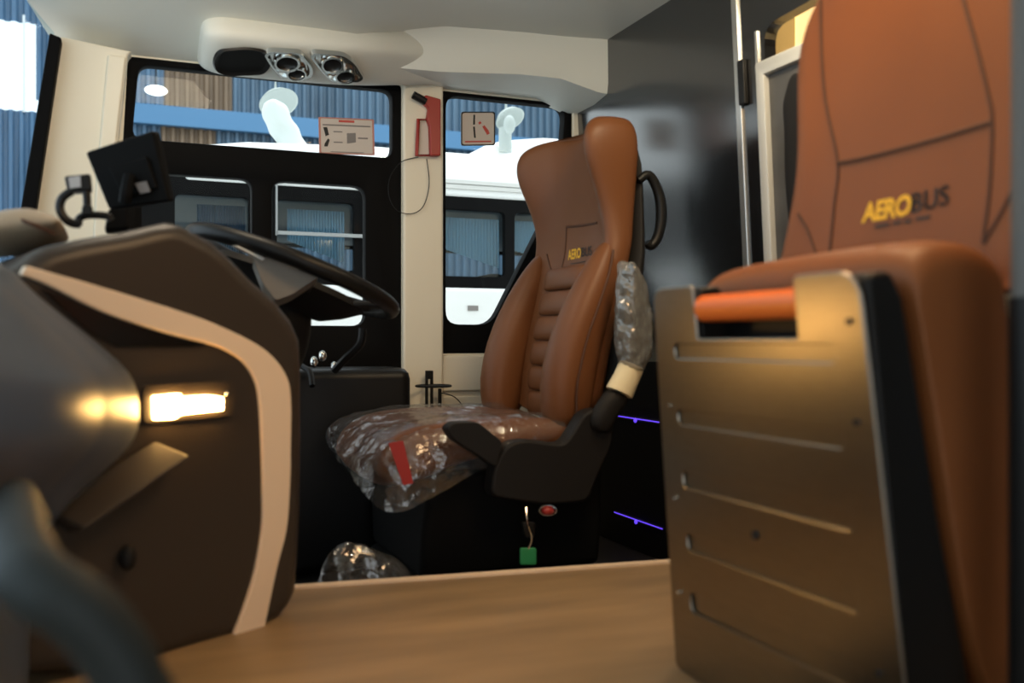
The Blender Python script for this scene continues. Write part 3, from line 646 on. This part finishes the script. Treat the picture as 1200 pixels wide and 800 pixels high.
# ================================================================== DASH
DA, DB = 1.41, .60
def dp(px, py, off=0):
    return onL(px, py, DA, DB) + Vector((.514, -.857, 0)) * off
dash = thing('dashboard', 'dark brown dashboard with a champagne trim band and a lit courtesy lamp', 'dashboard', W(.1, 1.7, FL))
out = [(-40, 330), (20, 312), (40, 296), (57, 287), (95, 279), (150, 270), (185, 262), (200, 259), (216, 262), (232, 271), (250, 280), (275, 302), (300, 328), (328, 352), (346, 375), (356, 398), (358, 440), (358, 520), (357, 600), (354, 660), (351, 694), (342, 716), (322, 731), (300, 741), (272, 750), (235, 760), (190, 775), (100, 790), (-60, 800)]
front = [dp(*p) for p in out]
bk_ = Vector((-.12, .42, 0))
obj('body', prism(front, bk_), dashm, dash, bevel=.028, seg=5)
ou = [(28, 311), (82, 326), (150, 346), (208, 364), (247, 378), (292, 399), (318, 418), (334, 441), (339, 466), (339, 520), (338, 570), (334, 620), (323, 664), (307, 739)]
inn = [(22, 322), (52, 333), (120, 366), (195, 391), (240, 402), (264, 411), (284, 425), (297, 446), (302, 470), (305, 520), (306, 570), (305, 620), (294, 680), (272, 744)]
def band(A, B, o0, o1):
    A = crom([Vector((*p, 0)) for p in A], 4); B = crom([Vector((*p, 0)) for p in B], 4)
    return loft([[dp(a.x, a.y, o0), dp(a.x, a.y, o1), dp(b.x, b.y, o1), dp(b.x, b.y, o0)] for a, b in zip(A, B)])
obj('trim_band', band(ou, inn, -.004, .006), champ, dash, bevel=.003)
obj('gloss_inlay', prism([dp(*p, .001) for p in [(48, 338), (120, 368), (195, 393), (240, 404), (220, 406), (136, 406), (105, 390), (75, 364)]], (.0015, -.0026, 0)), mat('piano black', (.004, .004, .004), .22), dash, smooth=False)
# lamp with bezel
lmp = rnd([(175, 464), (206, 461), (207, 465), (240, 463), (256, 465), (256, 480), (206, 485), (199, 490), (176, 491)], 2, 3)
obj('lamp_bezel', plate([rnd([(165, -496), (165, -452), (272, -446), (272, -486)], 8), [(p.x, -p.y) for p in lmp]], .006, lambda a, b, c: dp(a, -b, .003 + c), 0), dashm, dash, smooth=False)
obj('courtesy_lamp', prism([dp(*p, .001) for p in lmp], (.006, -.010, 0)), lampglow, dash, smooth=False, label='glowing warm white lamp strip')
obj('lamp_screw', ell(dp(263, 461, .005), .004, .004, .004), chrome, dash)
obj('latch', ell(dp(145, 652, .01), .012, .012, .018), softblack, dash)
# dash top cover pad on the far left and a low rear hood
pd = []
for px, t_, b_ in [(-25, 262, 300), (-10, 252, 302), (15, 247, 300), (38, 245, 295), (60, 252, 290), (72, 261, 280), (77, 267, 273)]:
    a = onY(px, t_, 1.62); b = onY(px, b_, 1.62); c0 = (a + b) / 2; h = (a.z - b.z) / 2
    pd.append([c0 + Vector((0, .14 * math.cos(q), h * math.sin(q))) for q in [2 * math.pi * i / 12 for i in range(12)]])
dpd = obj('dash_pad', loft(pd), beige, dash, sub=1)
obj('pad_seam', tube([onY(14, 254, 1.50), onY(36, 262, 1.485), onY(64, 274, 1.50)], .003, 6), seam, dash)
hd = []
for px, t_ in [(120, 300), (135, 276), (160, 268), (190, 261), (205, 262), (225, 278), (240, 300)]:
    a = onY(px, t_, 1.75); hd.append([a, a + Vector((0, .35, -.005)), a + Vector((0, .35, -.12)), a + Vector((0, 0, -.12))])
obj('cluster_hood', loft(hd), dashm, dash, bevel=.02)
# black lower console between dash and wall
kc = thing('side_console', 'black console box under the wide window beside the steering column', 'console', W(.55, 2.4, DF))
ka = onY(345, 432, 2.37); kb = onY(484, 432, 2.37)
obj('body', box(ka.x - .1, kb.x, 2.37, 2.57, DF + .01, ka.z - ZC), rubber, kc, bevel=.03)
for k, (px, py) in enumerate(((368, 424), (378, 417), (392, 430))):
    obj('switch', ell(onY(px, py, 2.32), .010, .010, .014), chrome, kc)
obj('lever', tube([onY(352, 428, 2.3), onY(363, 436, 2.27), onY(366, 452, 2.24)], .007, 8), rubber, kc)

# steering wheel
SC = W(.332, 2.05, .147); sn = Vector((.36, 0, .933)).normalized(); sa = Vector((sn.z, 0, -sn.x)); sb = Vector((0, 1, 0))
sw = thing('steering_wheel', 'black steering wheel seen almost edge-on before the wide window', 'steering wheel', SC)
def sp_(a, b, h=0): return SC + sa * a + sb * b + sn * h
obj('rim', tube([sp_(.222 * math.cos(q), .222 * math.sin(q)) for q in [2 * math.pi * i / 48 for i in range(48)]], .0175, 14, smooth=0, closed=True), rubber, sw)
obj('hub', loft([[sp_(r * math.cos(q), r * .8 * math.sin(q), h) for q in [2 * math.pi * i / 32 for i in range(32)]] for r, h in ((.04, -.082), (.09, -.076), (.13, -.056), (.170, -.028), (.16, -.014), (.08, -.010))]), softblack, sw)
gs = mat('satin grey spoke', (.22, .20, .17), .4)
for ang_ in (25, 155, 270, 335):
    q = math.radians(ang_); d0 = (math.cos(q), math.sin(q)); t0 = (-d0[1], d0[0]); L_ = []
    for r, wd, h in ((.06, .035, -.055), (.12, .028, -.035), (.18, .022, -.012), (.215, .022, 0)):
        L_.append([sp_(d0[0] * r + t0[0] * s * wd, d0[1] * r + t0[1] * s * wd, h + o) for s, o in ((-1, -.006), (1, -.006), (1, .006), (-1, .006))])
    obj('spoke', loft(L_), rubber, sw, bevel=.004)
ht = [onY(*p, 1.86) for p in rnd([(296, 301), (332, 302), (374, 324), (342, 345), (323, 352), (308, 332)], 4, 3)]
obj('hub_trim', prism(ht, (.004, .05, -.012)), gs, sw, bevel=.004, label='grey lower trim of the hub')
obj('hub_trim', prism([onY(*p, 1.85) for p in [(272, 287), (280, 288), (311, 302), (308, 306)]], (0, .02, 0)), palesilver, sw, bevel=.002, label='silver strip')
col = thing('steering_column', 'black steering column shroud below the steering wheel', 'steering column', W(.3, 2.05, -.3))
obj('shroud', tube([sp_(0, 0, -.075), sp_(.01, 0, -.16), sp_(-.02, 0, -.32), sp_(-.06, 0, -.55)], lambda t: .062 + .04 * t, 14), softblack, col)
obj('stalk', tube([onY(425, 385, 2.05), onY(422, 403, 2.05), onY(405, 420, 2.07), onY(392, 434, 2.1)], .009, 8), rubber, col)

# monitor on the dash
MY = 1.72
mon = thing('monitor', 'black monitor seen from behind, tilted on top of the dash', 'monitor', onY(140, 266, MY))
q4 = [onY(99, 178, MY), onY(180, 152, MY - .05), onY(199, 236, MY - .05), onY(127, 246, MY)]
nrm = (q4[1] - q4[0]).cross(q4[3] - q4[0]).normalized(); nrm = nrm if nrm.y > 0 else -nrm
obj('housing', prism(q4, nrm * .03), matte, mon, bevel=.006)
cen = sum(q4, Vector()) / 4
def mq(a, b, off=0): return q4[0] + (q4[1] - q4[0]) * a + (q4[3] - q4[0]) * b - nrm * off
obj('rear_plate', prism([mq(.25, .35), mq(.8, .38), mq(.78, .92), mq(.28, .92)], -nrm * .010), matte, mon, bevel=.004)
obj('label_plate', prism([mq(.52, .74, .012), mq(.68, .76, .012), mq(.68, .94, .012), mq(.54, .92, .012)], -nrm * .002), greyprint, mon, smooth=False)
obj('bracket', tube([mq(.5, .6, .015), mq(.42, .85, .03), mq(.35, 1.0, .03)], .010, 8), matte, mon)
obj('stand', prism([onY(*p, MY - .05) for p in [(127, 244), (150, 244), (152, 268), (122, 270)]], (0, .06, 0)), matte, mon, bevel=.005)
cm = thing('dash_camera', 'small black camera with pale lens on a stalk beside the monitor', 'camera', onY(100, 264, MY - .1))
CYM = MY - .12
obj('body', prism([onY(*p, CYM) for p in [(75, 206), (106, 203), (108, 223), (79, 225)]], (0, .035, 0)), rubber, cm, bevel=.004)
obj('lens', prism([onY(*p, CYM - .001) for p in [(80, 208), (94, 206), (95, 219), (82, 221)]], (0, -.003, 0)), mat('pale lens', (.45, .46, .48), .2), cm, smooth=False)
obj('stalk', tube([onY(101, 224, CYM), onY(102, 234, CYM), onY(102, 244, CYM)], .006, 8), rubber, cm)
obj('joint', prism([onY(*p, CYM - .01) for p in [(96, 240), (108, 240), (109, 252), (95, 252)]], (0, .02, 0)), rubber, cm, bevel=.003)
obj('bracket', tube([onY(*p, CYM) for p in [(92, 264), (93, 256), (103, 252), (125, 253), (130, 258)]], .006, 8), rubber, cm)
obj('cable', tube([onY(*p, CYM - .02) for p in [(84, 224), (73, 232), (70, 244), (76, 256), (86, 262), (94, 262)]], .0065, 8), rubber, cm)

# ================================================================== NEAR GREY CABINET AND GRAB RAIL
gc = thing('front_cabinet', 'large blurred grey cabinet filling the lower left foreground beside the dash', 'cabinet', W(-.15, .9, FL))
lev = [(303, -55, -20, 2), (318, -30, -5, 20), (345, 0, 20, 45), (385, 35, 65, 100), (412, 58, 92, 134), (436, 85, 118, 160), (460, 92, 124, 170), (490, 94, 124, 172), (514, 90, 120, 167), (534, 76, 104, 150), (570, 38, 66, 108), (610, -5, 28, 68), (650, -20, 12, 46), (720, -25, 8, 40), (800, -25, 8, 40), (900, -25, 8, 40)]
rr = []
for py, a, b, c in lev:
    rr.append([onY(-260, py, .80), onY(a - 90, py, .95), onY(a, py, 1.08), onY(b - 7, py, 1.205), onY(b, py, 1.225), onY(b + 6, py, 1.24), onL(c, py, DA - .022, DB), onL(c - 8, py, DA - .018, DB), onL(-150, py, DA - .05, DB), onL(-260, py, DA - .05, DB)])
rr = [[Vector((p.x, p.y, max(p.z, FL + ZC + .002))) for p in r] for r in rr]
obj('body', loft(rr), greyp, gc, sub=1)
lg0 = []
for (u0, v0), (u1, v1) in [((178, 514), (204, 534)), ((150, 530), (180, 549)), ((110, 556), (140, 576)), ((74, 579), (102, 601)), ((50, 594), (76, 618))]:
    A = dp(u0, v0, .008); B = dp(u1 - 4, v1 - 3, .055); lg0.append([A, B, dp(u1, v1 + 8, .010), dp(u0, v0 + 12, .006)])
obj('ledge', loft(lg0), dashm, gc, bevel=.006)
gr = thing('grab_rail', 'thick dark grey bent grab rail at the bottom left corner', 'grab rail', onY(160, 820, .56))
gp = [onY(20, 585, .97), onY(22, 608, .78), onY(24, 640, .63), onY(34, 672, .565), onY(58, 694, .545), onY(94, 716, .54), onY(130, 757, .54), onY(156, 808, .54), onY(170, 880, .54)]
gp.append(Vector((gp[-1].x + .005, gp[-1].y, FL + ZC + .002)))
obj('tube', tube(gp, .0185, 16, smooth=8), mat('dark grey rail', (.016, .021, .021), .6, spec=.25), gr)

# ================================================================== JUMP SEAT (folded up)
js = thing('jump_seat', 'folded tan jump seat with a brushed steel underside and orange handle', 'seat', W(.75, .87, FL))
XT = .64; LEAN = .115
def xp(z): return XT - LEAN * (z - .07)               # front face of the steel pan
PN = Vector((1, 0, LEAN)).normalized(); PP = W(XT, 0, .07)
def pp(px, py): return onP(px, py, PP, PN)
def pq(y, z, off=0): return W(xp(z), y, z) - PN * off
ytl = pp(768, 345).y; ytr = pp(1006, 318).y; zt = pp(1000, 318).z - ZC
JY = (ytl + ytr) / 2
ybl = pp(790, 740).y; ybr = pp(1062, 790).y
zb = FL + .004
nl = pp(815, 370); nr = pp(936, 370); zn = pp(936, 398).z - ZC
slots = []
for (l, r, bt, tp) in [(792, 983, 427, 402), (796, 993, 528, 502), (802, 1003, 625, 596), (807, 1010, 721, 692), (811, 1014, 815, 782)]:
    A = pp(r, bt); B = pp(r, tp); zl = A.z - ZC; zu = B.z - ZC; y0 = A.y
    d = 1; yl_ = pp(l, 400 + (bt - 400) * (l - 150) / (r - 150)).y
    slots.append((yl_, y0, zl, zu))
# outline with the notch for the handle
ol = rnd([(ybl, zb, .01), (ybr, zb, .01), (ytr, zt, .03), (nr.y, zt, .006), (nr.y, zn, .004), (nl.y, zn, .004), (nl.y, zt, .006), (ytl, zt, .02)], .01, 5)
holes = [rnd([(a, c), (b, c), (b, d), (a, d)], .010, 4) for a, b, c, d in slots]
obj('steel_panel', plate([ol] + holes, 0.001, lambda a, b, c: pq(a, b, c), .0019, 1), brushed, js, ang=12)
def lw(y, z, o=0): return pq(y, z, -o)
obj('groove_panel', prism([lw(ybl - .01, zb, .003), lw(ybr + .012, zb, .003), lw(ytr + .012, zn - .002, .003), lw(ytl - .01, zn - .002, .003)], PN * .003), brushed, js, smooth=False)
# black seat pan behind the panel, thicker towards the hinge
def side(y):
    return [pq(y, zb, -.009), pq(y, zt - .012, -.009), pq(y, zt - .002, -.016), pq(y, zt - .002, -.042), pq(y, zt - .03, -.055), pq(y, -.20, -.078), pq(y, zb, -.11)]
obj('seat_pan', loft([side(ytl - .006), side(nl.y + .004)]), rubber, js, bevel=.005)
obj('seat_pan', loft([side(nr.y - .004), side(ytr)]), rubber, js, bevel=.008)
obj('recess', loft([[pq(y, zb, -.012), pq(y, zn - .004, -.012), pq(y, zn - .004, -.05), pq(y, zt - .012, -.052), pq(y, zt - .012, -.058), pq(y, zb, -.10)] for y in (nl.y + .004, nr.y - .004)]), rubber, js)
hc0 = pp(822, 349); hc1 = pp(934, 348)
ha = pq(nl.y - .002, zt - .028, -.014); hb = pq(nr.y + .002, zt - .028, -.014)
obj('handle', tube([ha, hb], .0165, 20, smooth=0), orange, js, label='orange tube grip')
obj('recess_plate', prism([pq(nr.y + .04, zn + .030, -.045), pq(nr.y, zn + .030, -.045), pq(nr.y, zn + .036, -.045), pq(nr.y + .04, zn + .036, -.045)], PN * -.02), silver, js)
for (px, py, r) in [(998, 376, 4.5), (1007, 494, 4), (888, 626, 6.5), (1033, 788, 4.5), (787, 475, 2.2), (794, 583, 2.4), (798, 693, 2.4)]:
    c0 = pp(px, py); k = (c0 - Vector((0, 0, ZC))).length / FPX * r
    obj('bolt', cyl(c0 - PN * .0055, c0 + PN * .003, k * .8, 12), blackprint if r > 3 else chrome, js)
# tan cushion folded behind the pan
cr = []
for y, ins in [(ytl + .005, .030), (ytl - .004, .008), (ytl - .04, 0), (JY, -.004), (ytr + .03, -.006), (ytr + .006, .004), (ytr - .004, .022), (ytr - .006, .04)]:
    P = [(-.105, zb + .03 + ins), (-.082, -.15), (-.068, zt - .05), (-.062, zt - .004 - ins), (-.085, zt + .020 - ins), (-.135, zt + .022 - ins), (-.185, zt + .008 - ins), (-.205 + ins, zt - .045), (-.205 + ins, -.15), (-.185 + ins, zb + .06 + ins)]
    cr.append([pq(y, z, o) for o, z in P])
obj('cushion', loft(cr), leather, js, sub=2)
# backrest
XBk = .875; BL = -.10
def bq(y, z, off=0): return W(XBk + .12 * z - off, y, z)       # backrest leans rearward
def bpx(px, py): return onP(px, py, W(XBk, 0, 0), Vector((1, 0, -.12)).normalized())
rows_ = []
for py, pxl in [(362, 908), (330, 915), (300, 924), (262, 932), (220, 940), (170, 943), (100, 940), (50, 945), (0, 968), (-30, 990), (-70, 1030)]:
    q = bpx(pxl, py); z = q.z - ZC; hw = q.y - JY; th = .11
    ri = []
    for s in (1, -1):
        pts = [(.0, .02 - th), (1.0, .015 - th * .8), (1.0, .0), (.95, .024), (.86, .030), (.74, .016), (.45, .012)]
        pts = [(f, o) for f, o in pts]
        L1 = [bq(JY + s * hw * f, z, o) for f, o in pts]
        ri.append(L1)
    rows_.append(ri[0] + [bq(JY, z, .011)] + ri[1][::-1][:-1])
jb = obj('backrest', loft(rows_), leather, js, sub=2); jsk = Skin(jb)
def crom2(P): return [(p.x, p.y) for p in crom([Vector((a, b, 0)) for a, b in P], 5)]
JN = Vector((1, 0, -.12)).normalized()
def surf(px, py, lift=0): return jsk.pix(px, py, 0)
sml = [(962, -10), (963, 60), (968, 120), (982, 191), (978, 240), (972, 300)]
smr = [(1128, -5), (1146, 60), (1158, 110), (1163, 143), (1160, 220), (1152, 285)]
for P in (sml, smr): obj('seam', tube(jsk.line(crom2(P)), .0026, 6), seam, js)
obj('seam', tube(jsk.line(crom2([(982, 191), (1010, 186), (1080, 168), (1140, 150), (1163, 143)])), .0032, 6), seam, js)
obj('seam', tube(jsk.line(crom2([(1188, 219), (1176, 245), (1153, 285)])), .0026, 6), seam, js)
obj('seam', tube(jsk.line(crom2([(935, 250), (946, 268), (956, 296)])), .0020, 6), seam, js)
# logo: a along the seat's width, b up
def lg(p00, p10, p01):
    A = surf(*p00); B = surf(*p10); C = surf(*p01); return lambda a, b: jsk.along(A + (B - A) * a + (C - A) * b, JN, .0012)
obj('logo_text', text('AERO', lg((1010, 262), (1067, 252), (1013, 238)), bold=.035, spacing=.95), yellow, js, smooth=False, label='yellow AERO lettering')
obj('logo_text', text('BUS', lg((1069, 250), (1112, 240), (1070, 227)), bold=.004, spacing=1.08, heavy=((-.014, 0), (.014, 0), (0, .012), (0, -.012))), blackprint, js, smooth=False, label='black BUS lettering')
for a, b in ((1026, 1043), (1047, 1057), (1060, 1069), (1074, 1091)):
    ya = 267.5 - (a - 1026) * .19; yb = 267.5 - (b - 1026) * .19
    obj('logo_line', prism([jsk.along(surf(*q), JN, .0008) for q in ((a, ya), (b, yb), (b, yb - 3.2), (a, ya - 3.2))], (-.0006, 0, 0)), blackprint, js, smooth=False)
# leg bracket of the jump seat
obj('mount', box(.80, .93, JY - .15, JY + .12, FL, -.05), rubber, js, bevel=.01)
# grey post at the right edge
ps = onY(1213, 400, .61)
pt = thing('pillar_post', 'blurred grey vertical post at the right edge beside the jump seat', 'post', W(ps.x, ps.y, FL))
obj('upper_pole', tube([W(ps.x, ps.y, .04), W(ps.x, ps.y, .86)], .020, 16, smooth=0), polegrey, pt)
obj('lower_sleeve', tube([W(ps.x, ps.y, FL), W(ps.x, ps.y, .04)], .022, 16, smooth=0), rubber, pt)
